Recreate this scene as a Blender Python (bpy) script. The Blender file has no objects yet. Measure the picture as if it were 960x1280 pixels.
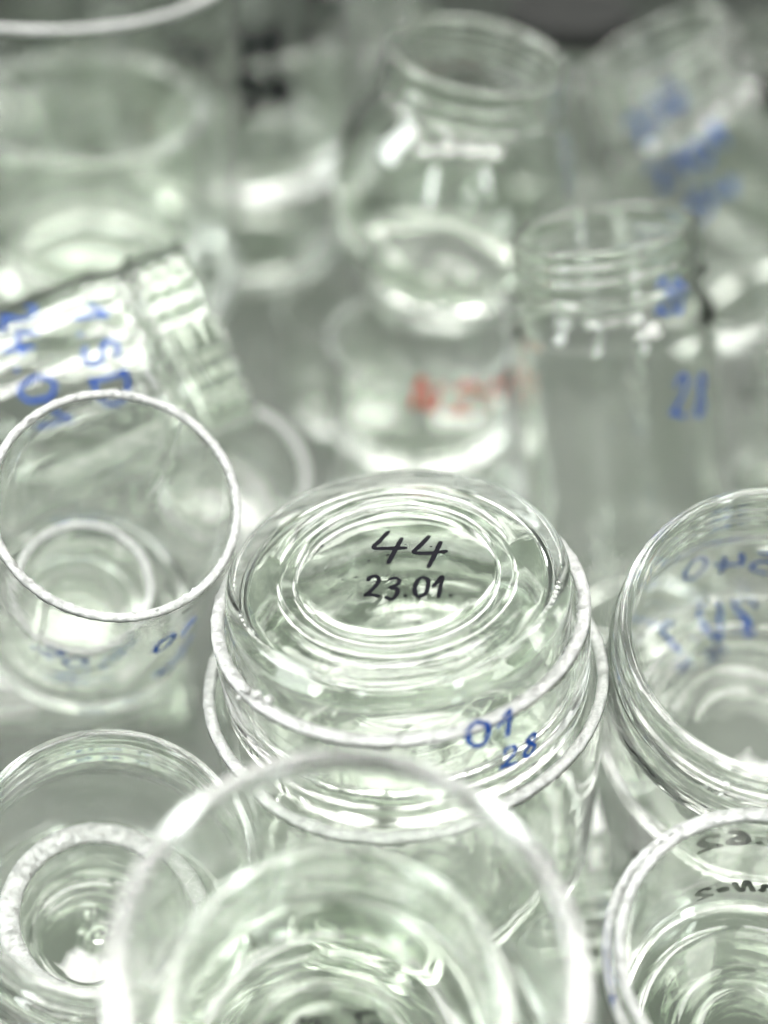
import bpy, math, random
import numpy as np
from mathutils import Vector, Matrix

# ------------------------------------------------------------------ camera, world, lamps, exposure
scene = bpy.context.scene
C = scene.collection
R = math.radians
cam_d = bpy.data.cameras.new('camera')
cam = bpy.data.objects.new('camera', cam_d)
C.objects.link(cam)
cam.location = (0, 0, 0.365)
cam.rotation_euler = (R(50), 0, 0)              # 40 degrees down into the tub
cam_d.sensor_fit = 'VERTICAL'
cam_d.sensor_height = 24
cam_d.lens = 24 * 1758 / 1280
cam_d.clip_start = 0.01
cam_d.clip_end = 50
cam_d.dof.use_dof = True
cam_d.dof.focus_distance = 0.334
cam_d.dof.aperture_fstop = 2.1
cam_d.dof.aperture_blades = 7
scene.camera = cam

world = bpy.data.worlds.new('World')
scene.world = world
world.use_nodes = True
bg = world.node_tree.nodes['Background']
bg.inputs[0].default_value = (0.93, 1.0, 0.94, 1)
bg.inputs[1].default_value = 0.08

def lamp(name, loc, target, size, power, color=(1, 1, 1)):
    d = bpy.data.lights.new(name, 'AREA')
    d.shape = 'RECTANGLE'
    d.size, d.size_y = size
    d.energy = power
    d.color = color
    o = bpy.data.objects.new(name, d)
    C.objects.link(o)
    o.location = loc
    o.rotation_euler = (Vector(target) - Vector(loc)).to_track_quat('-Z', 'Y').to_euler()
    return o
for lx in (-1.35, -0.4, 0.58, 1.5):                # rows of ceiling panels
    for ly in (-0.95, 0.05, 1.0, 1.95, 3.15):
        lamp('ceiling_lamp', (lx, ly, 2.0), (lx, ly, 0), (0.75, 0.36), 12, (1.0, 0.985, 0.95))
lamp('window_light', (-1.5, 0.2, 1.0), (0, 0.4, 0.1), (0.55, 1.2), 30, (0.96, 1.0, 0.98))
for wx, wy in ((-0.95, -1.6), (1.1, -1.6)):      # windows behind the photographer
    lamp('window_light', (wx, wy, 0.8), (0, 0.4, 0.2), (0.22, 1.3), 12, (0.96, 1.0, 0.98))

scene.view_settings.view_transform = 'Standard'
scene.view_settings.look = 'None'
scene.view_settings.exposure = 0.58
scene.view_settings.gamma = 1
scene.render.engine = 'CYCLES'
cy = scene.cycles
cy.max_bounces = 40
cy.transmission_bounces = 40
cy.glossy_bounces = 16
cy.diffuse_bounces = 4
cy.transparent_max_bounces = 16
cy.sample_clamp_indirect = 8
cy.blur_glossy = 0.0
cy.use_denoising = True
cy.use_adaptive_sampling = True
cy.adaptive_threshold = 0.012

# ------------------------------------------------------------------ materials
def mat(name):
    m = bpy.data.materials.new(name)
    m.use_nodes = True
    nt = m.node_tree
    return m, nt, nt.nodes['Principled BSDF']

def node(nt, kind, **kw):
    n = nt.nodes.new(kind)
    for k, v in kw.items():
        n.inputs[k].default_value = v
    return n

def glass(name, color, rough=0.0, wave=0.12):
    m, nt, p = mat(name)
    p.inputs['Base Color'].default_value = (*color, 1)
    p.inputs['Transmission Weight'].default_value = 1
    p.inputs['IOR'].default_value = 1.5
    tc = node(nt, 'ShaderNodeTexCoord')
    # faint smears and dried water marks
    n1 = node(nt, 'ShaderNodeTexNoise', Scale=55.0, Detail=5.0, Roughness=0.65)
    nt.links.new(tc.outputs['Object'], n1.inputs['Vector'])
    r = node(nt, 'ShaderNodeMapRange', **{'From Min': 0.62, 'From Max': 0.75, 'To Min': rough, 'To Max': rough + 0.02})
    nt.links.new(n1.outputs['Fac'], r.inputs['Value'])
    nt.links.new(r.outputs['Result'], p.inputs['Roughness'])
    # dust film and specks
    d1 = node(nt, 'ShaderNodeTexNoise', Scale=120.0, Detail=8.0, Roughness=0.72)
    nt.links.new(tc.outputs['Object'], d1.inputs['Vector'])
    m1 = node(nt, 'ShaderNodeMapRange', **{'From Min': 0.60, 'From Max': 0.78, 'To Min': 0.0, 'To Max': 0.025})
    nt.links.new(d1.outputs['Fac'], m1.inputs['Value'])
    d2 = node(nt, 'ShaderNodeTexNoise', Scale=1100.0, Detail=2.0, Roughness=0.5)
    nt.links.new(tc.outputs['Object'], d2.inputs['Vector'])
    m2 = node(nt, 'ShaderNodeMapRange', **{'From Min': 0.74, 'From Max': 0.80, 'To Min': 0.0, 'To Max': 0.35})
    nt.links.new(d2.outputs['Fac'], m2.inputs['Value'])
    su = nt.nodes.new('ShaderNodeMath')
    su.operation = 'ADD'
    nt.links.new(m1.outputs['Result'], su.inputs[0])
    nt.links.new(m2.outputs['Result'], su.inputs[1])
    iv = nt.nodes.new('ShaderNodeMath')
    iv.operation = 'SUBTRACT'
    iv.use_clamp = True
    iv.inputs[0].default_value = 1.0
    nt.links.new(su.outputs[0], iv.inputs[1])
    nt.links.new(iv.outputs[0], p.inputs['Transmission Weight'])
    # slow ripple of moulded glass
    n2 = node(nt, 'ShaderNodeTexNoise', Scale=70.0, Detail=2.0, Roughness=0.5)
    nt.links.new(tc.outputs['Object'], n2.inputs['Vector'])
    b = node(nt, 'ShaderNodeBump', Strength=wave, Distance=0.002)
    nt.links.new(n2.outputs['Fac'], b.inputs['Height'])
    nt.links.new(b.outputs['Normal'], p.inputs['Normal'])
    return m

M = {}
M['body'] = glass('moulded glass wall', (0.966, 0.984, 0.96), wave=0.05)
M['thick'] = glass('thick moulded glass', (0.915, 0.958, 0.90), wave=0.07)

def frosted():
    m, nt, p = mat('ground glass edge')
    tc = node(nt, 'ShaderNodeTexCoord')
    n = node(nt, 'ShaderNodeTexNoise', Scale=600.0, Detail=6.0, Roughness=0.7)
    nt.links.new(tc.outputs['Object'], n.inputs['Vector'])
    cr = node(nt, 'ShaderNodeValToRGB')
    cr.color_ramp.elements[0].position = 0.3
    cr.color_ramp.elements[0].color = (0.20, 0.21, 0.205, 1)
    cr.color_ramp.elements[1].position = 0.62
    cr.color_ramp.elements[1].color = (0.42, 0.43, 0.42, 1)
    nt.links.new(n.outputs['Fac'], cr.inputs['Fac'])
    nt.links.new(cr.outputs['Color'], p.inputs['Base Color'])
    p.inputs['Roughness'].default_value = 0.42
    p.inputs['Subsurface Weight'].default_value = 0.0
    n3 = node(nt, 'ShaderNodeTexNoise', Scale=650.0, Detail=5.0, Roughness=0.7)
    nt.links.new(tc.outputs['Object'], n3.inputs['Vector'])
    mr = node(nt, 'ShaderNodeMapRange', **{'From Min': 0.45, 'From Max': 0.68, 'To Min': 0.15, 'To Max': 0.75})
    nt.links.new(n3.outputs['Fac'], mr.inputs['Value'])
    nt.links.new(mr.outputs['Result'], p.inputs['Transmission Weight'])
    b = node(nt, 'ShaderNodeBump', Strength=0.6, Distance=0.0004)
    nt.links.new(n.outputs['Fac'], b.inputs['Height'])
    nt.links.new(b.outputs['Normal'], p.inputs['Normal'])
    return m
M['frost'] = frosted()

def ink(name, col, alpha=0.97):
    m, nt, p = mat(name)
    tc = node(nt, 'ShaderNodeTexCoord')
    n = node(nt, 'ShaderNodeTexNoise', Scale=700.0, Detail=4.0, Roughness=0.7)
    nt.links.new(tc.outputs['Object'], n.inputs['Vector'])
    r = node(nt, 'ShaderNodeMapRange', **{'From Min': 0.3, 'From Max': 0.55, 'To Min': alpha - 0.14, 'To Max': alpha})
    nt.links.new(n.outputs['Fac'], r.inputs['Value'])
    nt.links.new(r.outputs['Result'], p.inputs['Alpha'])
    p.inputs['Base Color'].default_value = (*col, 1)
    p.inputs['Roughness'].default_value = 0.6
    p.inputs['Specular IOR Level'].default_value = 0.0
    return m
M['black ink'] = ink('black marker ink', (0.008, 0.008, 0.010), 1.08)
M['blue ink'] = ink('blue marker ink', (0.006, 0.042, 0.21))
M['red ink'] = ink('red marker ink', (0.36, 0.035, 0.02))

def plain(name, a, b, scale, rough, metal=0.0):
    m, nt, p = mat(name)
    tc = node(nt, 'ShaderNodeTexCoord')
    n = node(nt, 'ShaderNodeTexNoise', Scale=scale, Detail=6.0, Roughness=0.6)
    nt.links.new(tc.outputs['Object'], n.inputs['Vector'])
    cr = node(nt, 'ShaderNodeValToRGB')
    cr.color_ramp.elements[0].position = 0.3
    cr.color_ramp.elements[0].color = (*a, 1)
    cr.color_ramp.elements[1].position = 0.7
    cr.color_ramp.elements[1].color = (*b, 1)
    nt.links.new(n.outputs['Fac'], cr.inputs['Fac'])
    nt.links.new(cr.outputs['Color'], p.inputs['Base Color'])
    p.inputs['Roughness'].default_value = rough
    p.inputs['Metallic'].default_value = metal
    return m
M['tub'] = plain('grey plastic tub', (0.04, 0.046, 0.04), (0.062, 0.069, 0.061), 9.0, 0.42)
M['lid'] = plain('dark grey lid paint', (0.012, 0.0125, 0.012), (0.02, 0.021, 0.02), 60.0, 0.85)
M['lid'].node_tree.nodes['Principled BSDF'].inputs['Specular IOR Level'].default_value = 0.1

# ------------------------------------------------------------------ where every jar stands: base point, axis to the mouth, side direction
POSE = {
    'front': ((0.00620, 0.24339, 0.10206), (-0.08523, 0.03207, 0.99584), (0.99636, 0.00274, 0.08519)),
    'lid44': ((0.00270, 0.24471, 0.14289), (0.08523, -0.03207, -0.99584), (0.99636, 0.00274, 0.08519)),
    'cradle': ((0.01063, 0.24180, 0.04324), (-0.08523, 0.03207, 0.99584), (0.99636, 0.00274, 0.08519)),
    'left': ((-0.08938, 0.30115, 0.07054), (0.27708, -0.40815, 0.86985), (0.96085, 0.11770, -0.25084)),
    'leftcup': ((-0.09032, 0.29523, 0.07610), (0.27708, -0.40815, 0.86985), (0.96085, 0.11770, -0.25084)),
    'lying': ((-0.13789, 0.33813, 0.10415), (0.91657, 0.28242, 0.28307), (0.39987, -0.64737, -0.64886)),
    'rightneck': ((0.09974, 0.25580, 0.06839), (-0.08558, -0.32003, 0.94353), (0.99633, -0.02749, 0.08105)),
    'rightcut': ((0.08740, 0.17835, 0.04926), (-0.11428, -0.21134, 0.97071), (0.99345, -0.02431, 0.11166)),
    'rightsleeve': ((0.08837, 0.18015, 0.04101), (-0.11428, -0.21134, 0.97071), (0.99345, -0.02431, 0.11166)),
    'lowleft': ((-0.07749, 0.20905, 0.03664), (0.22538, -0.21552, 0.95013), (0.97427, 0.04986, -0.21979)),
    'lowcup': ((-0.07595, 0.20728, 0.04535), (0.22538, -0.21552, 0.95013), (0.97427, 0.04986, -0.21979)),
    'near': ((-0.01185, 0.14805, 0.08371), (0.08548, -0.19058, 0.97794), (0.99634, 0.01635, -0.08390)),
    'tall': ((0.08755, 0.34553, 0.02629), (-0.15439, 0.25738, 0.95390), (0.98801, 0.04022, 0.14906)),
    'pot': ((0.01957, 0.45661, 0.09684), (0.13610, -0.02128, 0.99047), (0.99070, 0.00292, -0.13607)),
    'red': ((0.01329, 0.43001, 0.04516), (0.00000, 0.00000, 1.00000), (1.00000, 0.00000, 0.00000)),
    'redunder': ((0.01729, 0.43301, 0.00066), (0.00000, 0.00000, 1.00000), (1.00000, 0.00000, 0.00000)),
    'leaning': ((0.16196, 0.52029, 0.04380), (-0.46488, 0.11024, 0.87848), (0.88537, 0.05788, 0.46127)),
    'lidded': ((0.09106, 0.68676, -0.00001), (0.00000, 0.00000, 1.00000), (1.00000, 0.00000, 0.00000)),
    'big': ((-0.12963, 0.51147, 0.04918), (0.07578, -0.03244, 0.99660), (0.99712, 0.00247, -0.07574)),
    'black': ((-0.06898, 0.64032, 0.05466), (0.00000, 0.00000, 1.00000), (1.00000, 0.00000, 0.00000)),
    'ring': ((-0.05943, 0.38982, 0.03799), (0.22385, -0.49917, 0.83709), (0.97462, 0.11465, -0.19227)),
    'ring2': ((-0.01730, 0.50268, 0.00397), (0.00000, 0.00000, 1.00000), (1.00000, 0.00000, 0.00000)),
    'nearin': ((-0.01134, 0.14653, 0.09308), (0.08548, -0.19058, 0.97794), (0.99634, 0.01635, -0.08390)),
    'under1': ((-0.16500, 0.31800, 0.01950), (0.99820, 0.05989, 0.00000), (-0.05989, 0.99820, 0.00000)),
    'under2': ((0.05800, 0.30600, 0.01850), (0.02000, -0.99980, 0.00000), (0.99980, 0.02000, 0.00000)),
    'under3': ((0.16800, 0.43800, 0.00100), (0.00000, 0.00000, 1.00000), (1.00000, 0.00000, 0.00000)),
    'under4': ((-0.06898, 0.64032, 0.00166), (0.00000, 0.00000, 1.00000), (1.00000, 0.00000, 0.00000)),
    'under5': ((-0.29000, 0.69000, 0.04300), (0.99288, -0.11915, 0.00000), (0.11915, 0.99288, 0.00000)),
    'inbig': ((-0.12040, 0.51696, 0.06521), (0.07578, -0.03244, 0.99660), (0.99712, 0.00247, -0.07574)),
    'back1': ((-0.23500, 0.56000, 0.00100), (0.00000, 0.00000, 1.00000), (1.00000, 0.00000, 0.00000)),
    'back2': ((-0.17000, 0.79000, 0.00100), (0.00000, 0.00000, 1.00000), (1.00000, 0.00000, 0.00000)),
    'back3': ((0.03000, 0.60000, 0.00100), (0.00000, 0.00000, 1.00000), (1.00000, 0.00000, 0.00000)),
    'back4': ((0.20500, 0.68000, 0.00100), (0.00000, 0.00000, 1.00000), (1.00000, 0.00000, 0.00000)),
    'back5': ((0.26200, 0.55500, 0.00100), (0.00000, 0.00000, 1.00000), (1.00000, 0.00000, 0.00000)),
    'farjar': ((-0.00427, 0.72503, 0.00926), (0.00176, 0.00269, 0.99999), (1.00000, -0.00000, -0.00176)),
}
WRITING = [
    ('lid44', '44', (-6.23, -3.68), (11.55, -0.72), 11.40, 'black ink', 1.30, ('plane', 1.0)),
    ('lid44', '23.01.', (-7.61, 9.31), (13.17, 11.03), 7.38, 'black ink', 1.12, ('plane', 1.0)),
    ('front', '01', (-1.2532, 23.99), (-1.0024, 23.94), 7.73, 'blue ink', 1.42, ('wall', 45.4)),
    ('front', '28', (-1.0901, 14.44), (-0.8757, 13.04), 6.22, 'blue ink', 1.14, ('wall', 45.4)),
    ('left', '01', (-1.1036, 53.95), (-0.7147, 51.96), 10.17, 'blue ink', 1.50, ('wall', 31.0)),
    ('left', '28', (-0.9485, 28.0), (-0.5804, 16.52), 16.19, 'blue ink', 1.50, ('wall', 31.0)),
    ('leftcup', '20.01', (-2.1859, 23.73), (-0.6677, 10.41), 8.30, 'blue ink', 1.60, ('wall', 19)),
    ('leftcup', '540.2', (-1.9783, 6.69), (-0.6547, -11.21), 8.51, 'blue ink', 1.40, ('wall', 19)),
    ('lying', '1.SD', (-2.0906, 59.5), (-1.109, 56.57), 9.73, 'blue ink', 1.25, ('wall', 32)),
    ('lying', '24.01', (-2.3987, 39.58), (-1.143, 36.98), 10.74, 'blue ink', 1.25, ('wall', 32)),
    ('red', 'N211', (-1.7, 35.36), (-0.4805, 23.65), 12.37, 'red ink', 1.90, ('wall', 34.5)),
    ('tall', '20', (-1.2311, 115.94), (-0.8725, 114.15), 10.70, 'blue ink', 1.30, ('wall', 31.5)),
    ('tall', '2.8', (-1.2251, 85.36), (-0.7746, 82.12), 13.11, 'blue ink', 1.30, ('wall', 31.5)),
    ('leaning', '200', (-2.2229, 100.32), (-1.4684, 109.8), 10.52, 'blue ink', 1.50, ('wall', 37)),
    ('leaning', '2101', (-2.1222, 80.93), (-1.2523, 87.38), 10.32, 'blue ink', 1.50, ('wall', 37)),
    ('leaning', '54', (-1.9032, 63.89), (-1.289, 69.88), 10.19, 'blue ink', 1.50, ('wall', 37)),
    ('rightneck', '540', (1.3632, 22.86), (2.0149, 28.02), 10.78, 'blue ink', 1.70, ('wall', 41.0)),
    ('rightneck', '20.1', (1.3718, -1.36), (2.1705, -0.46), 9.64, 'blue ink', 1.70, ('wall', 41.0)),
    ('rightneck', '28', (1.5456, -18.1), (2.0699, -19.23), 6.82, 'blue ink', 1.50, ('wall', 41.0)),
    ('rightcut', '1.62', (1.2109, 43.39), (1.9125, 41.95), 7.73, 'black ink', 2.20, ('wall', 32)),
    ('rightcut', 'nN*2', (1.2271, 17.1), (1.8544, 12.93), 6.28, 'black ink', 1.50, ('wall', 32)),
    ('rightsleeve', '20.1', (-2.8715, 62.22), (-2.84, 98.38), 12.02, 'blue ink', 1.33, ('wall', 34.8)),
    ('near', 'H2', (0.9625, 14.9), (0.6614, 21.8), 7.08, 'blue ink', 1.14, ('wall', 41.8)),
    ('nearin', '2.1.4', (10.97, 7.92), (-18.22, 3.52), 3.95, 'black ink', 1.00, ('plane', 0.9)),
    ('left', '|', (0.4835, -3.58), (0.376, 4.71), 71.48, 'frost', 2.20, ('wall', 31.0)),  # short pale curved stroke on the left jar's wall, rim material
    ('black', '2421', (-1.9657, 61.79), (-1.1374, 64.29), 19.31, 'black ink', 6.50, ('wall', 57)),
    ('black', '54', (-1.4898, 49.04), (-1.0152, 48.27), 16.00, 'black ink', 6.50, ('wall', 57)),
    ('black', '24', (-0.9233, 73.13), (-0.4568, 68.67), 23.27, 'black ink', 4.50, ('wall', 57)),
]
# millimetres: R wall radius, H height, t wall, heel rounding, floor thickness, nr / nh neck radius and height
DIMS = {
    'front': dict(kind='cut', R=45.4, H=30, t=2.9, heel=9, floor=4.5),
    'lid44': dict(kind='cup', R=40.9, H=29.8, t=3.2, heel=4, floor=5.0),
    'cradle': dict(kind='cut', R=50.4, Rb=47.0, H=66, t=2.6, heel=10, floor=6),
    'left': dict(kind='cut', R=31.0, H=86, t=1.9, heel=8, floor=6),
    'leftcup': dict(kind='cut', R=19, H=29, t=2.0, heel=5, floor=4),
    'lying': dict(kind='screw', R=32, H=96, t=2.6, heel=9, floor=6, nr=31.2, nh=20, thread=0.12),
    'rightneck': dict(kind='screw', R=41.0, H=70, t=3.0, heel=10, floor=6, nr=40.2, nh=17),
    'rightcut': dict(kind='cut', R=32, H=58, t=1.9, heel=8, floor=6),
    'rightsleeve': dict(kind='cut', R=34.8, H=62.5, t=1.9, heel=8, floor=5),
    'lowleft': dict(kind='screw', R=35.2, H=66, t=2.6, heel=9, floor=5, nr=34.2, nh=15),
    'lowcup': dict(kind='cup', R=23.5, H=22, t=5.0, heel=7, floor=6),
    'near': dict(kind='tumbler', R=41.8, H=70, t=4.2, heel=11, floor=7),
    'tall': dict(kind='screw', R=31.5, H=138, t=2.8, heel=9, floor=7, nr=29.6, nh=19, thread=0.8),
    'pot': dict(kind='pot', R=42.5, H=86, t=3.2, heel=22, floor=7, nr=32.5, nh=17, thread=0.8),
    'red': dict(kind='tumbler', R=34.5, H=42, t=3.0, heel=8, floor=7),
    'redunder': dict(kind='screw', R=37, H=42.5, t=2.6, heel=9, floor=6, nr=35, nh=14),
    'leaning': dict(kind='screw', R=37, H=125, t=4.0, heel=9, floor=7, nr=32, nh=20),
    'lidded': dict(kind='screw', R=36, H=110, t=2.8, heel=9, floor=7, nr=31, nh=18),
    'big': dict(kind='cut', R=68, H=150, t=3.0, heel=18, floor=14),
    'black': dict(kind='tumbler', R=57, H=70, t=5, heel=14, floor=8),
    'ring': dict(kind='cut', R=26, H=40, t=2.6, heel=7, floor=5),
    'ring2': dict(kind='tumbler', R=27, H=50, t=2.2, heel=7, floor=5),
    'nearin': dict(kind='screw', R=34.2, H=38, t=3.4, heel=8, floor=6, nr=34, nh=17, thread=0.6),
    'under1': dict(kind='screw', R=18.5, H=100, t=2.2, heel=6, floor=5, nr=17.5, nh=14),
    'under2': dict(kind='screw', R=17.5, H=82, t=2.2, heel=6, floor=5, nr=16.5, nh=14),
    'under3': dict(kind='screw', R=31, H=80, t=2.6, heel=8, floor=6, nr=29, nh=17),
    'under4': dict(kind='tumbler', R=47, H=52, t=6.5, heel=15, floor=9),
    'under5': dict(kind='screw', R=40, H=120, t=3.0, heel=10, floor=7, nr=37, nh=18),
    'inbig': dict(kind='tumbler', R=47, H=74, t=5, heel=16, floor=10),
    'back1': dict(kind='screw', R=45, H=112, t=3.2, heel=11, floor=8, nr=41, nh=20),
    'back2': dict(kind='cut', R=52, H=118, t=4, heel=12, floor=9),
    'back3': dict(kind='screw', R=38, H=92, t=3.2, heel=11, floor=8, nr=35, nh=20),
    'back4': dict(kind='screw', R=44, H=100, t=3.2, heel=11, floor=8, nr=40, nh=20),
    'back5': dict(kind='tumbler', R=42, H=88, t=3.6, heel=11, floor=8),
    'farjar': dict(kind='screw', R=37, H=100, t=2.8, heel=9, floor=7, nr=33, nh=18),
}

# PROFILE-BEGIN
def profile(s):
    """outer and inner outline (r, z) in mm; outer from base centre to the mouth, inner from the mouth down"""
    Rw, H, t, heel, fl = s['R'], s['H'], s['t'], s['heel'], s['floor']
    Rb = s.get('Rb', Rw)
    kind = s['kind']
    o = []
    p = 1.0
    if kind == 'cup':
        pts = [(.07 * q, p) for q in range(8)] + [(.56, p), (.575, p + .35), (.59, p + .35), (.605, p - .1), (.66, p - .1), (.68, p - .1), (.695, p - .55), (.74, .4), (.80, .3), (.84, .1)]
    else:
        pts = [(0, p), (.15, p), (.28, p), (.30, p - .2), (.34, p - .2), (.36, p), (.44, p), (.46, p - .2), (.50, p - .2), (.52, p), (.58, p - .1), (.61, p - .5), (.64, p - .5), (.67, .1)]
    br = Rb - heel * .8
    for f, z in pts:
        if f * Rb < br - .8:
            o.append((f * Rb, z))
    o.append((br, 0.0))
    for k in range(1, 13):                                # rounded heel
        a = math.pi / 2 * k / 12
        o.append((br + (Rb - br) * math.sin(a), heel * (1 - math.cos(a))))
    def wall(z):
        return Rb + (Rw - Rb) * min(1, max(0, (z - heel) / (H - heel)))
    cut = kind in ('cut', 'cup', 'tumbler')
    if cut:
        top = H - .55
        n = max(8, int((top - heel) / 2.5))
        for k in range(1, n):
            z = heel + (top - t / 2 - .3 - heel) * k / n
            o.append((wall(z), z))
        ri = wall(top) - t
        if kind == 'tumbler':                             # fire-polished round lip
            o += [(wall(top) - t / 2 + t / 2 * math.cos(math.pi * k / 12), top - t / 2 + .4 + t / 2 * math.sin(math.pi * k / 12)) for k in range(13)]
            i = [(ri, top - t / 2 - .2)]
        else:
            o += [(wall(top), top - .5), (wall(top), top - .2), (wall(top) - .08, top - .06), (wall(top) - .25, top)]
            i = [(ri + .25, top), (ri + .08, top - .06), (ri, top - .2), (ri, top - .5)]
        for k in range(1, n):
            z = top - t / 2 - .3 - (top - t / 2 - .3 - heel - fl) * k / n
            i.append((wall(z) - t, z))
        zi = heel + fl
    else:
        nr, nh = s['nr'], s['nh']
        sh = 12.0 if kind == 'screw' else 0
        z1 = H - nh - sh
        if kind == 'screw':
            n = max(6, int((z1 - heel) / 3))
            for k in range(1, n + 1):
                o.append((Rw, heel + (z1 - heel) * k / n))
            for k in range(1, 21):                        # shoulder
                f = k / 20
                e = .5 - .5 * math.cos(math.pi * f)
                o.append((Rw + (nr - 1.6 - Rw) * e, z1 + sh * (f * .92)))
        else:                                             # round belly
            z1 = H - nh
            o = [q for q in o if q[1] < .5]
            r0, rn = o[-1][0], nr - 1.6
            ex = .66
            f0, f1 = -math.acos((r0 / Rw) ** (1 / ex)), math.acos((rn / Rw) ** (1 / ex))
            Zr = z1 / (math.sin(f1) - math.sin(f0))
            zc = -Zr * math.sin(f0)
            for k in range(1, 41):
                f = f0 + (f1 - f0) * k / 40
                o.append((Rw * math.cos(f) ** ex, zc + Zr * math.sin(f)))
        z0 = H - nh
        rn = nr - 1.6
        o += [(rn + 1.8 * math.exp(-((q * .3 - 2.3) / 1.15) ** 2), z0 + .3 + q * .3) for q in range(16)]
        n = int((H - 3.0 - z0 - 5.0) / .3)
        for k in range(1, n + 1):
            o.append((rn, z0 + 5.0 + (H - 3.0 - z0 - 5.0) * k / n))
        lip = t * .55
        for k in range(1, 13):                            # rounded lip
            a = math.pi * k / 12
            c = rn - lip + .25
            o.append((c + lip * math.cos(a * .999), H - lip + lip * math.sin(a)) if a > .2 else (rn + .2, H - lip - .5))
        ri = rn - 2 * lip + .25
        i = [(ri, H - lip - .6), (ri, H - 4), (ri, H - nh * .5), (ri, z0 + 2)]
        if kind == 'screw':
            for k in range(0, 21):
                f = k / 20
                e = .5 - .5 * math.cos(math.pi * f)
                i.append((ri + (Rw - t - ri) * e, z0 + 1.5 - (sh + .5) * f))
            n = max(6, int((z1 - heel) / 3))
            zt, zb = z0 + 1 - sh - .5, heel + fl
            for k in range(1, n):
                i.append((Rw - t, zt + (zb - zt) * k / n))
            zi = zb
        else:
            g1 = math.acos(min(1, (ri / (Rw - t)) ** (1 / ex)))
            i = [(ri, H - lip - .6), (ri, H - 4), (ri, H - nh * .5)]
            ze = zc + (Zr - t) * math.sin(g1)
            i.append((ri, max(ze + 1.5, z0)))
            g0 = -math.asin(min(.95, (zc - fl - 3) / (Zr - t)))
            for k in range(40):
                g = g1 + (g0 - g1) * k / 39
                i.append(((Rw - t) * math.cos(g) ** ex, zc + (Zr - t) * math.sin(g)))
            zi = i[-1][1]
    rl = i[-1][0]
    rb = max(rl - heel * .75, rl * .5)
    zlo = fl
    for k in range(1, 11):                                # inner heel
        a = math.pi / 2 * k / 10
        i.append((rb + (rl - rb) * math.cos(a), zi - (zi - zlo) * math.sin(a)))
    for f, dz in ((.93, .0), (.8, .12), (.62, .3), (.4, .5), (.2, .58), (0, .6)):
        i.append((rb * f, zlo + dz))
    return o, i
# PROFILE-END

def outer_radius(s, z):
    o = sorted((q for q in profile(s)[0] if q[0] > s['R'] * .6), key=lambda q: q[1])
    return float(np.interp(z, [q[1] for q in o], [q[0] for q in o]))

def link(name, me, material, parent):
    me.materials.append(material)
    ob = bpy.data.objects.new(name, me)
    C.objects.link(ob)
    ob.parent = parent
    return ob

def thread_height(s, z, th):
    """helical bead of the screw finish, mm"""
    if s['kind'] not in ('screw', 'pot'):
        return 0 * th
    z0 = s['H'] - s['nh'] + 6.0
    pitch = 4.6
    h = 0 * th
    turns = max(1.0, (s['H'] - 4.2 - z0) / pitch)
    for k in range(4):
        c = z0 + pitch * (th / (2 * math.pi) + k)
        prog = th / (2 * math.pi) + k
        fade = np.clip(prog * 6, 0, 1) * np.clip((turns - prog) * 6, 0, 1)
        h = np.maximum(h, 1.35 * s.get('thread', 1) * np.exp(-((z - c) / .95) ** 2) * fade)
    return h

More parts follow.
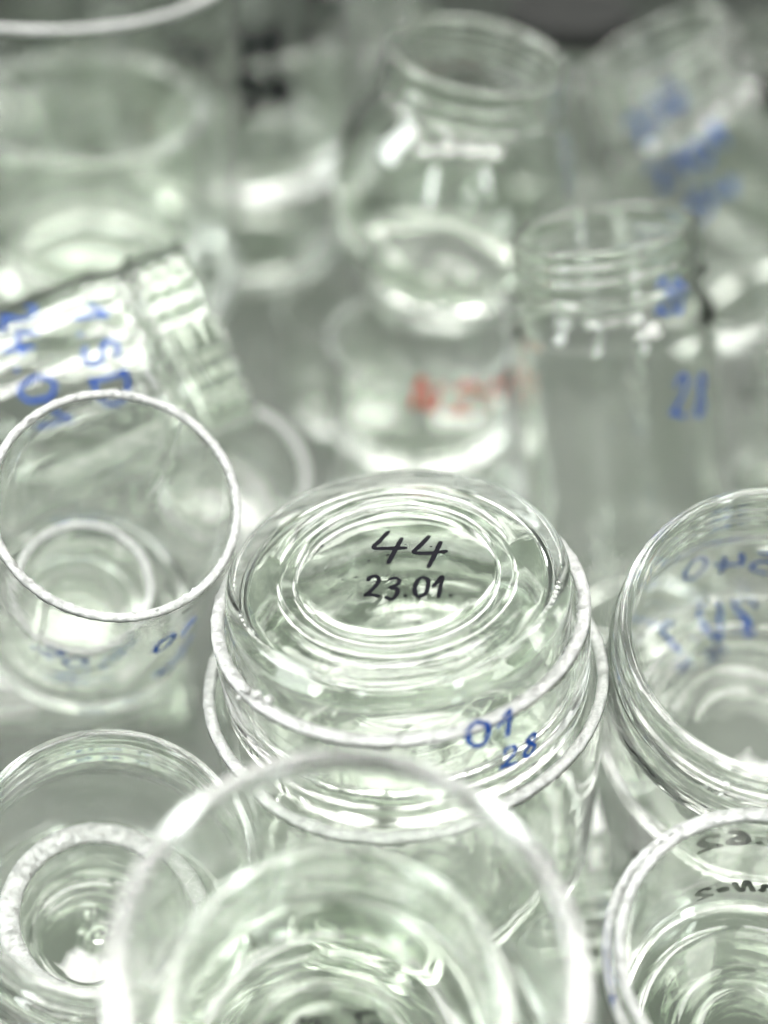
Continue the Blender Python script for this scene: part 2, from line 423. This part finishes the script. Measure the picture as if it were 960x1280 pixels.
def glass_parts(root, key, s, seed, seg=160):
    rng = np.random.RandomState(seed)
    o, i = profile(s)
    pr = np.array(o + i)
    no = len(o)
    n = len(pr)
    th = np.linspace(0, 2 * math.pi, seg, endpoint=False)
    amp = s['R'] / 40.0
    ph = rng.rand(10, 3) * 6.28
    V = np.zeros((n, seg, 3))
    Rb = s['R']
    for k in range(n):
        r, z = pr[k]
        rr = np.full(seg, r)
        zz = np.full(seg, z)
        w = min(1, r / 8.0)
        if k < no:
            rr += w * amp * .07 * (np.sin(2 * th + ph[0, 0] + z * .03) + .7 * np.sin(3 * th + ph[1, 0] - z * .05))
            if r > Rb * .85 and z > s['heel'] * .6 and z < s['H'] - s.get('nh', 0) - 1:
                for a0 in (ph[8, 0], ph[8, 0] + math.pi):     # mould seam
                    d = (th - a0 + math.pi) % (2 * math.pi) - math.pi
                    rr += .16 * np.exp(-(d * r / .35) ** 2)
            rr += thread_height(s, z, th)
            if key == 'lowcup' and r < 12 and z > .3:         # knobbly mould mark under the small cup
                for q in range(9):
                    bx, by = 8.5 * math.cos(ph[q, 0]) * ph[q, 1] / 6.28, 8.5 * math.sin(ph[q, 0]) * ph[q, 1] / 6.28
                    zz -= .9 * np.exp(-((rr * np.cos(th) - bx) ** 2 + (rr * np.sin(th) - by) ** 2) / 2.0)
            br = Rb - s['heel'] * .8
            if abs(r - br) < 3.4 and z < 1.6:                # stippled bearing ring
                m = int(2 * math.pi * br / 1.9)
                zz -= .045 * np.maximum(0, np.sin(m * th)) ** 1 * math.exp(-((r - br - 1.0) / 1.3) ** 2)
        else:
            for q in range(6):
                rr += w * amp * .055 / (1 + q * .25) * np.sin((q + 1) * th + ph[q, 0] + z * (.02 + .045 * ph[q, 1] / 6.28) * (1 if q % 2 else -1))
                if z < s['floor'] + 2:
                    zz += .03 * amp * np.sin((q + 1) * th + ph[q, 2] + r * .12 * q) * min(1, r / 10)
        V[k, :, 0] = rr * np.cos(th)
        V[k, :, 1] = rr * np.sin(th)
        V[k, :, 2] = zz
    V /= 1000.0
    # full surface, for smooth normals shared by the parts
    flat = V.reshape(-1, 3)
    quads = []
    for k in range(n - 1):
        a = k * seg + np.arange(seg)
        b = k * seg + (np.arange(seg) + 1) % seg
        quads.append(np.stack([a, b, b + seg, a + seg], 1))
    Q = np.array(quads)                                       # (n-1, seg, 4)
    P = flat[Q.reshape(-1, 4)]
    fn = np.cross(P[:, 2] - P[:, 0], P[:, 3] - P[:, 1])
    N = np.zeros_like(flat)
    for j in range(4):
        np.add.at(N, Q.reshape(-1, 4)[:, j], fn)
    for k in (0, n - 1):
        N[k * seg:(k + 1) * seg] = (0, 0, -1) if k == 0 else (0, 0, 1)
    ln = np.linalg.norm(N, axis=1)
    ln[ln == 0] = 1
    N /= ln[:, None]
    zb = s['heel'] + s['floor'] * .4
    zbi = s['floor'] + s['heel'] + .01
    zn = s['H'] - s['nh'] if 'nh' in s else 1e9
    owner = []
    for k in range(n - 1):
        zm = (pr[k, 1] + pr[k + 1, 1]) * .5
        if k < no - 1:
            owner.append('base' if zm < zb else ('neck' if zm > zn else 'body'))
        else:
            owner.append('base' if zm < (zbi if s['kind'] != 'pot' else zb) else ('neck' if zm > zn else 'body'))
    if s['kind'] == 'pot':
        pass
    for part in ('body', 'base', 'neck'):
        rows = [k for k in range(n - 1) if owner[k] == part]
        if not rows:
            continue
        f = Q[rows].reshape(-1, 4)
        used, inv = np.unique(f, return_inverse=True)
        f = inv.reshape(-1, 4)
        me = bpy.data.meshes.new(part)
        me.from_pydata([tuple(v) for v in flat[used]], [], [tuple(int(x) for x in q) for q in f])
        me.polygons.foreach_set('use_smooth', [True] * len(me.polygons))
        me.normals_split_custom_set_from_vertices([tuple(v) for v in N[used]])
        link(part, me, M['body'] if part == 'body' else M['thick'], root)

def ground_rim(root, s, seed, seg=420):
    """the sawn and ground edge, white and a little chipped"""
    rng = np.random.RandomState(seed)
    ro = s['R']
    ri = s['R'] - s['t']
    H = s['H']
    th = np.linspace(0, 2 * math.pi, seg, endpoint=False)
    def jit(a, sm=1):
        x = rng.rand(seg) - .5
        y = x.copy()
        for j in range(sm):
            y = (y + np.roll(y, 1) + np.roll(y, -1)) / 3
        slow = sum(np.sin((q * 3 + 2) * th + rng.rand() * 6) for q in range(5)) / 5
        return a * (y * 2.2 + .6 * slow)
    depth_o = .75 + np.abs(jit(.9)) 
    depth_i = .65 + np.abs(jit(.7))
    rings = [
        (ro + .07 + 0 * th, H - .55 - depth_o),
        (ro + .10 + jit(.10), H - .55 + 0 * th),
        (ro - .05 + jit(.3), H - .12 + jit(.16)),
        (ro - s['t'] * .3 + jit(.2), H + jit(.18)),
        (ro - s['t'] * .65 + jit(.2), H + jit(.18)),
        (ri + .2 + jit(.75), H - .12 + jit(.16)),
        (ri - .10 + jit(.10), H - .5 + 0 * th),
        (ri - .07 + 0 * th, H - .55 - depth_i),
        (ri - .05 + 0 * th, H - .53 - depth_i * .5),
        (ri + .1 + 0 * th, H - .50 + 0 * th),
        (ro - .1 + 0 * th, H - .50 + 0 * th),
        (ro + .05 + 0 * th, H - .53 - depth_o * .5),
    ]
    m = len(rings)
    v = []
    for r, z in rings:
        v += list(zip(r * np.cos(th) / 1000, r * np.sin(th) / 1000, z / 1000))
    f = []
    for k in range(m):
        k2 = (k + 1) % m
        for a in range(seg):
            b = (a + 1) % seg
            f.append((k * seg + a, k * seg + b, k2 * seg + b, k2 * seg + a))
    me = bpy.data.meshes.new('cut_rim')
    me.from_pydata(v, [], f)
    me.polygons.foreach_set('use_smooth', [True] * len(f))
    return link('cut_rim', me, M['frost'], root)

# ------------------------------------------------------------------ handwriting: pen strokes in a unit box
def arc(cx, cy, rx, ry, a0, a1, n=14):
    return [(cx + rx * math.cos(R(a0 + (a1 - a0) * k / n)), cy + ry * math.sin(R(a0 + (a1 - a0) * k / n))) for k in range(n + 1)]
GLYPH = {
    '0': (.62, [arc(.31, .48, .27, .47, 100, 470, 22)]),
    '1': (.52, [[(.04, .52), (.22, .74), (.44, 1.0), (.40, .6), (.33, .02)]]),
    '2': (.70, [[(.06, .70), (.16, .93), (.38, .98), (.54, .80), (.46, .52), (.22, .22), (.03, .05), (.16, .13), (.32, .08), (.68, .02)]]),
    '3': (.60, [[(.06, .88), (.28, .99), (.48, .86), (.44, .64), (.20, .53), (.46, .46), (.52, .22), (.32, .01), (.02, .10)]]),
    '4': (.74, [[(.20, .98), (.08, .66), (.02, .42), (.30, .41), (.70, .47)], [(.52, .78), (.46, .40), (.42, -.08)]]),
    '5': (.62, [[(.16, .96), (.12, .60), (.34, .60), (.52, .38), (.42, .08), (.04, .04)], [(.14, .96), (.60, .99)]]),
    '6': (.60, [[(.48, .97), (.20, .76), (.05, .36), (.16, .04), (.42, .05), (.50, .28), (.32, .45), (.08, .28)]]),
    '8': (.60, [[(.48, .84), (.28, .99), (.10, .80), (.30, .54), (.52, .26), (.30, .00), (.06, .20), (.26, .50), (.46, .72), (.48, .86)]]),
    '.': (.26, [[(.10, .04), (.13, .07), (.15, .03)]]),
    'S': (.62, [[(.54, .86), (.32, 1.0), (.08, .82), (.20, .58), (.48, .42), (.50, .14), (.26, .0), (.02, .14)]]),
    'D': (.72, [[(.10, .0), (.12, .98)], [(.02, .98), (.44, .94), (.64, .56), (.50, .12), (.02, .0)]]),
    'N': (.70, [[(.04, .0), (.14, .98), (.46, .06), (.60, 1.0)]]),
    'H': (.66, [[(.06, .0), (.14, 1.0)], [(.50, .0), (.58, 1.0)], [(.06, .50), (.58, .56)]]),
    'n': (.66, [[(.04, .62), (.10, .30), (.12, .02), (.22, .52), (.38, .60), (.44, .30), (.50, .04), (.62, .14)]]),
    '*': (.50, [[(.04, .30), (.46, .62)], [(.04, .62), (.46, .28)], [(.25, .76), (.24, .16)]]),
    '|': (.30, [[(.0, 1.0), (.12, .82), (.20, .55), (.19, .25), (.13, .0)]]),
}

def smooth(pts, step):
    p = [np.array(q, float) for q in pts]
    p = [2 * p[0] - p[1]] + p + [2 * p[-1] - p[-2]]
    out = []
    for a, b, c, d in zip(p[:-3], p[1:-2], p[2:-1], p[3:]):
        n = max(2, int(np.linalg.norm(c - b) / step))
        for k in range(n):
            t = k / n
            out.append(.5 * ((2 * b) + (c - a) * t + (2 * a - 5 * b + 4 * c - d) * t * t + (3 * b - a - 3 * c + d) * t ** 3))
    out.append(p[-2])
    return out

def handwriting(root, key, text, a, b, h, inkname, width, surf, rng, name='handwriting'):
    s = DIMS[key]
    if surf[0] == 'plane':
        p0, p1 = np.array(a), np.array(b)
        d = p1 - p0
        L = np.linalg.norm(d)
        t = d / L
        u = np.array((t[1], -t[0]))                # outward normal is -z on the base
    else:
        dth = (b[0] - a[0] + math.pi) % (2 * math.pi) - math.pi
        p0 = np.array((a[0] * surf[1], a[1]))
        d = np.array((dth * surf[1], b[1] - a[1]))
        L = np.linalg.norm(d)
        t = d / L
        u = np.array((-t[1], t[0]))
    total = sum(GLYPH[c][0] for c in text) + .14 * (len(text) - 1)
    sx = L / total
    V, Fc = [], []
    x = 0
    lift = 0
    for c in text:
        wd, strokes = GLYPH[c]
        tilt = rng.uniform(-.05, .10)
        dy = rng.uniform(-.06, .06)
        for st in strokes:
            lift += .012
            pts = smooth([(q[0] + rng.uniform(-.025, .025), q[1] + rng.uniform(-.025, .025)) for q in st], .05)
            P = [p0 + t * ((x + q[0] + tilt * q[1]) * sx) + u * ((q[1] + dy) * h) for q in pts]
            m = len(P)
            i0 = len(V)
            for k in range(m):
                tg = P[min(m - 1, k + 1)] - P[max(0, k - 1)]
                tg = tg / (np.linalg.norm(tg) + 1e-9)
                nn = np.array((-tg[1], tg[0]))
                e = min(k, m - 1 - k)
                wv = width * (.62 if e == 0 else .9 if e == 1 else 1) * rng.uniform(.88, 1.1)
                for sd in (-1, 1):
                    q = P[k] + nn * sd * wv * .5
                    if surf[0] == 'plane':
                        V.append((q[0] / 1000, q[1] / 1000, (surf[1] - .06 - lift) / 1000))
                    else:
                        r = outer_radius(s, q[1]) + .22 + lift
                        ang = q[0] / surf[1]
                        V.append((r * math.cos(ang) / 1000, r * math.sin(ang) / 1000, q[1] / 1000))
            for k in range(m - 1):
                j = i0 + 2 * k
                Fc.append((j, j + 1, j + 3, j + 2))
        x += wd + .14
    me = bpy.data.meshes.new(name)
    me.from_pydata(V, [], Fc)
    return link(name, me, M[inkname] if inkname in M else M['frost'], root)

# ------------------------------------------------------------------ the tub
def box(name, lo, hi, m, bevel=0.004):
    import bmesh
    bm = bmesh.new()
    bmesh.ops.create_cube(bm, size=1)
    for v in bm.verts:
        v.co = Vector([lo[j] + (v.co[j] + .5) * (hi[j] - lo[j]) for j in range(3)])
    bmesh.ops.bevel(bm, geom=bm.edges[:], offset=bevel, segments=3, affect='EDGES')
    me = bpy.data.meshes.new(name)
    bm.to_mesh(me)
    bm.free()
    ob = link(name, me, m, None)
    ob['kind'] = 'structure'
    return ob
box('floor', (-0.46, -0.16, -0.012), (0.46, 0.90, 0.0), M['tub'])
box('wall_back', (-0.46, 0.902, -0.012), (0.46, 0.914, 0.30), M['tub'])
box('wall_left', (-0.474, -0.16, -0.012), (-0.462, 0.914, 0.30), M['tub'])
box('wall_right', (0.462, -0.16, -0.012), (0.474, 0.914, 0.30), M['tub'])

# ------------------------------------------------------------------ the jars
LABEL = {
    'front': ('cut_jar', 'short cut glass jar with ground white edge and blue 01 on its wall, picture centre', 'glass jar'),
    'lid44': ('glass_cup', 'upturned cut glass jar bottom marked 44 and 23.01. in black', 'glass cup'),
    'cradle': ('cut_jar', 'wide cut glass jar under the one marked 44, its ground white edge just showing', 'glass jar'),
    'left': ('cut_jar', 'tall cut glass jar at the left with thin ground white rim facing the camera', 'glass jar'),
    'leftcup': ('glass_cup', 'small cut glass cup with blue writing inside the tall cut jar at left', 'glass cup'),
    'lying': ('screw_jar', 'glass jar lying on its side, screw neck to the right, blue writing across it', 'glass jar'),
    'rightneck': ('screw_jar', 'open screw neck glass jar at the right edge with mirrored blue 540 inside', 'glass jar'),
    'rightcut': ('cut_jar', 'cut glass jar in the lower right corner with mirrored black writing inside', 'glass jar'),
    'rightsleeve': ('cut_jar', 'cut glass jar closely wrapped round the lower right jar with black writing', 'glass jar'),
    'lowleft': ('screw_jar', 'open screw neck glass jar in the lower left corner holding a small cup', 'glass jar'),
    'lowcup': ('glass_cup', 'small thick glass cup with broad white edge inside the lower left jar', 'glass cup'),
    'near': ('open_jar', 'large blurred open glass jar with thick rounded lip nearest the camera, bottom centre', 'glass jar'),
    'tall': ('screw_jar', 'tall upright screw neck glass jar with grey streaks behind the right jar', 'glass jar'),
    'pot': ('round_jar', 'round bellied glass jar with screw neck and bright lamp reflections', 'glass jar'),
    'red': ('cut_jar', 'short glass jar with red writing under the round bellied jar', 'glass jar'),
    'redunder': ('screw_jar', 'glass jar standing beneath the short jar with red writing', 'glass jar'),
    'leaning': ('screw_jar', 'blurred leaning glass jar with blue writing in the upper right', 'glass jar'),
    'lidded': ('lidded_jar', 'far glass jar closed with a dark grey lid at the top edge', 'glass jar'),
    'big': ('cut_jar', 'very large cut glass jar at the upper left corner with white rim arc', 'glass jar'),
    'black': ('cut_jar', 'wide blurred glass jar with smeared black writing, upper left', 'glass jar'),
    'ring': ('cut_jar', 'small cut glass jar with blurred white rim between lying jar and jar marked 44', 'glass jar'),
    'ring2': ('cut_jar', 'small blurred cut glass jar left of the jar with red writing', 'glass jar'),
    'under1': ('screw_jar', 'small glass jar lying on the floor below the tall cut jar at left', 'glass jar'),
    'under2': ('screw_jar', 'small glass jar lying on the floor below, left of the lower right jar', 'glass jar'),
    'under3': ('screw_jar', 'upright blurred glass jar at the right edge below the leaning jar', 'glass jar'),
    'under4': ('glass_bowl', 'thick greenish glass vessel under the wide jar with black writing', 'glass bowl'),
    'under5': ('screw_jar', 'far glass jar lying behind the very large jar in the upper left corner', 'glass jar'),
    'nearin': ('screw_jar', 'screw neck glass jar standing inside the large nearest jar at the bottom', 'glass jar'),
    'inbig': ('glass_tumbler', 'thick glass tumbler standing inside the very large jar at upper left', 'glass tumbler'),
    'back1': ('screw_jar', 'blurred upright glass jar at the left edge behind the lying jar', 'glass jar'),
    'back2': ('cut_jar', 'blurred cut glass jar at the back wall, upper left', 'glass jar'),
    'back3': ('screw_jar', 'upright glass jar directly behind the round bellied jar', 'glass jar'),
    'back4': ('screw_jar', 'upright glass jar behind the leaning jar, right of the dark lid', 'glass jar'),
    'back5': ('glass_tumbler', 'blurred glass tumbler at the upper right edge beside the leaning jar', 'glass tumbler'),
    'farjar': ('screw_jar', 'farthest blurred glass jar at the top edge, behind the round bellied jar', 'glass jar'),
}
ROOT = {}
for idx, (key, (loc, ax, sx)) in enumerate(POSE.items()):
    s = DIMS[key]
    name, label, cat = LABEL[key]
    e = bpy.data.objects.new(name, None)
    e.empty_display_size = 0.01
    C.objects.link(e)
    z, x = Vector(ax).normalized(), Vector(sx)
    x = (x - z * x.dot(z)).normalized()
    y = z.cross(x)
    e.matrix_world = Matrix(((x.x, y.x, z.x, loc[0]), (x.y, y.y, z.y, loc[1]), (x.z, y.z, z.z, loc[2]), (0, 0, 0, 1)))
    e['label'], e['category'] = label, cat
    e['group'] = 'glass jars and cut jar pieces heaped in a grey tub'
    ROOT[key] = e
    glass_parts(e, key, s, 11 + idx, 400 if key in ('lid44', 'lowcup') else 192 if s['H'] and key in ('front', 'left', 'near', 'rightneck', 'rightcut', 'lowleft') else 128)
    if s['kind'] in ('cut', 'cup'):
        ground_rim(e, s, 300 + idx)

rng = random.Random(5)
for (key, text, a, b, h, inkname, width, surf) in WRITING:
    handwriting(ROOT[key], key, text, a, b, h, inkname, width, surf, rng, 'pale_stroke' if inkname == 'frost' else 'handwriting')

# dark lid on the far jar
def lathe(name, pts, m, parent, seg=96):
    v, f = [], []
    for r, z in pts:
        for k in range(seg):
            v.append((r * math.cos(2 * math.pi * k / seg) / 1000, r * math.sin(2 * math.pi * k / seg) / 1000, z / 1000))
    for j in range(len(pts) - 1):
        for k in range(seg):
            k2 = (k + 1) % seg
            f.append((j * seg + k, j * seg + k2, (j + 1) * seg + k2, (j + 1) * seg + k))
    me = bpy.data.meshes.new(name)
    me.from_pydata(v, [], f)
    me.polygons.foreach_set('use_smooth', [True] * len(f))
    return link(name, me, m, parent)
s = DIMS['lidded']
lathe('lid', [(0, s['H'] + .8), (s['nr'] - 4, s['H'] + .8), (s['nr'] - 3.2, s['H'] + 1.4), (s['nr'] - 1, s['H'] + 1.9), (s['nr'] + .8, s['H'] + 1.4), (s['nr'] + 1.3, s['H'] + .2),
              (s['nr'] + 1.4, s['H'] - 9), (s['nr'] + .9, s['H'] - 9), (s['nr'] + .8, s['H'] + .1), (0, s['H'] + .3)], M['lid'], ROOT['lidded'])
# flecks of dried ink round the figures 44
fl = random.Random(3)
V, Fc = [], []
for k in range(26):
    cx, cy = (fl.gauss(-14, 4), fl.gauss(2, 6)) if k % 2 else (fl.gauss(0, 11), fl.gauss(-3, 8))
    if cx * cx + cy * cy > 21 ** 2:
        continue
    n = 7
    rad = fl.uniform(.12, .42)
    i0 = len(V)
    for j in range(n):
        q = rad * fl.uniform(.5, 1.2)
        V.append(((cx + q * 1.5 * math.cos(j * 6.283 / n)) / 1000, (cy + q * math.sin(j * 6.283 / n)) / 1000, 0.00094))
    Fc.append(tuple(range(i0, i0 + n)))
me = bpy.data.meshes.new('ink_flecks')
me.from_pydata(V, [], Fc)
link('ink_flecks', me, M['black ink'], ROOT['lid44'])

# splinters of glass left on the sawn edge at the front left
import bmesh
ch = random.Random(8)
bm = bmesh.new()
s = DIMS['front']
for k in range(9):
    ang = R(218) + ch.gauss(0, .045)
    rad = s['R'] - s['t'] * .5 + ch.gauss(0, 1.1)
    g = bmesh.ops.create_icosphere(bm, subdivisions=1, radius=ch.uniform(.0005, .0012))
    for v in g['verts']:
        v.co = Vector((v.co.x * ch.uniform(.6, 1.5), v.co.y * ch.uniform(.6, 1.5), v.co.z * ch.uniform(.5, 1.1))) + Vector((rad * math.cos(ang) / 1000, rad * math.sin(ang) / 1000, (s['H'] + .5) / 1000))
me = bpy.data.meshes.new('glass_splinters')
bm.to_mesh(me)
bm.free()
link('glass_splinters', me, M['frost'], ROOT['front'])
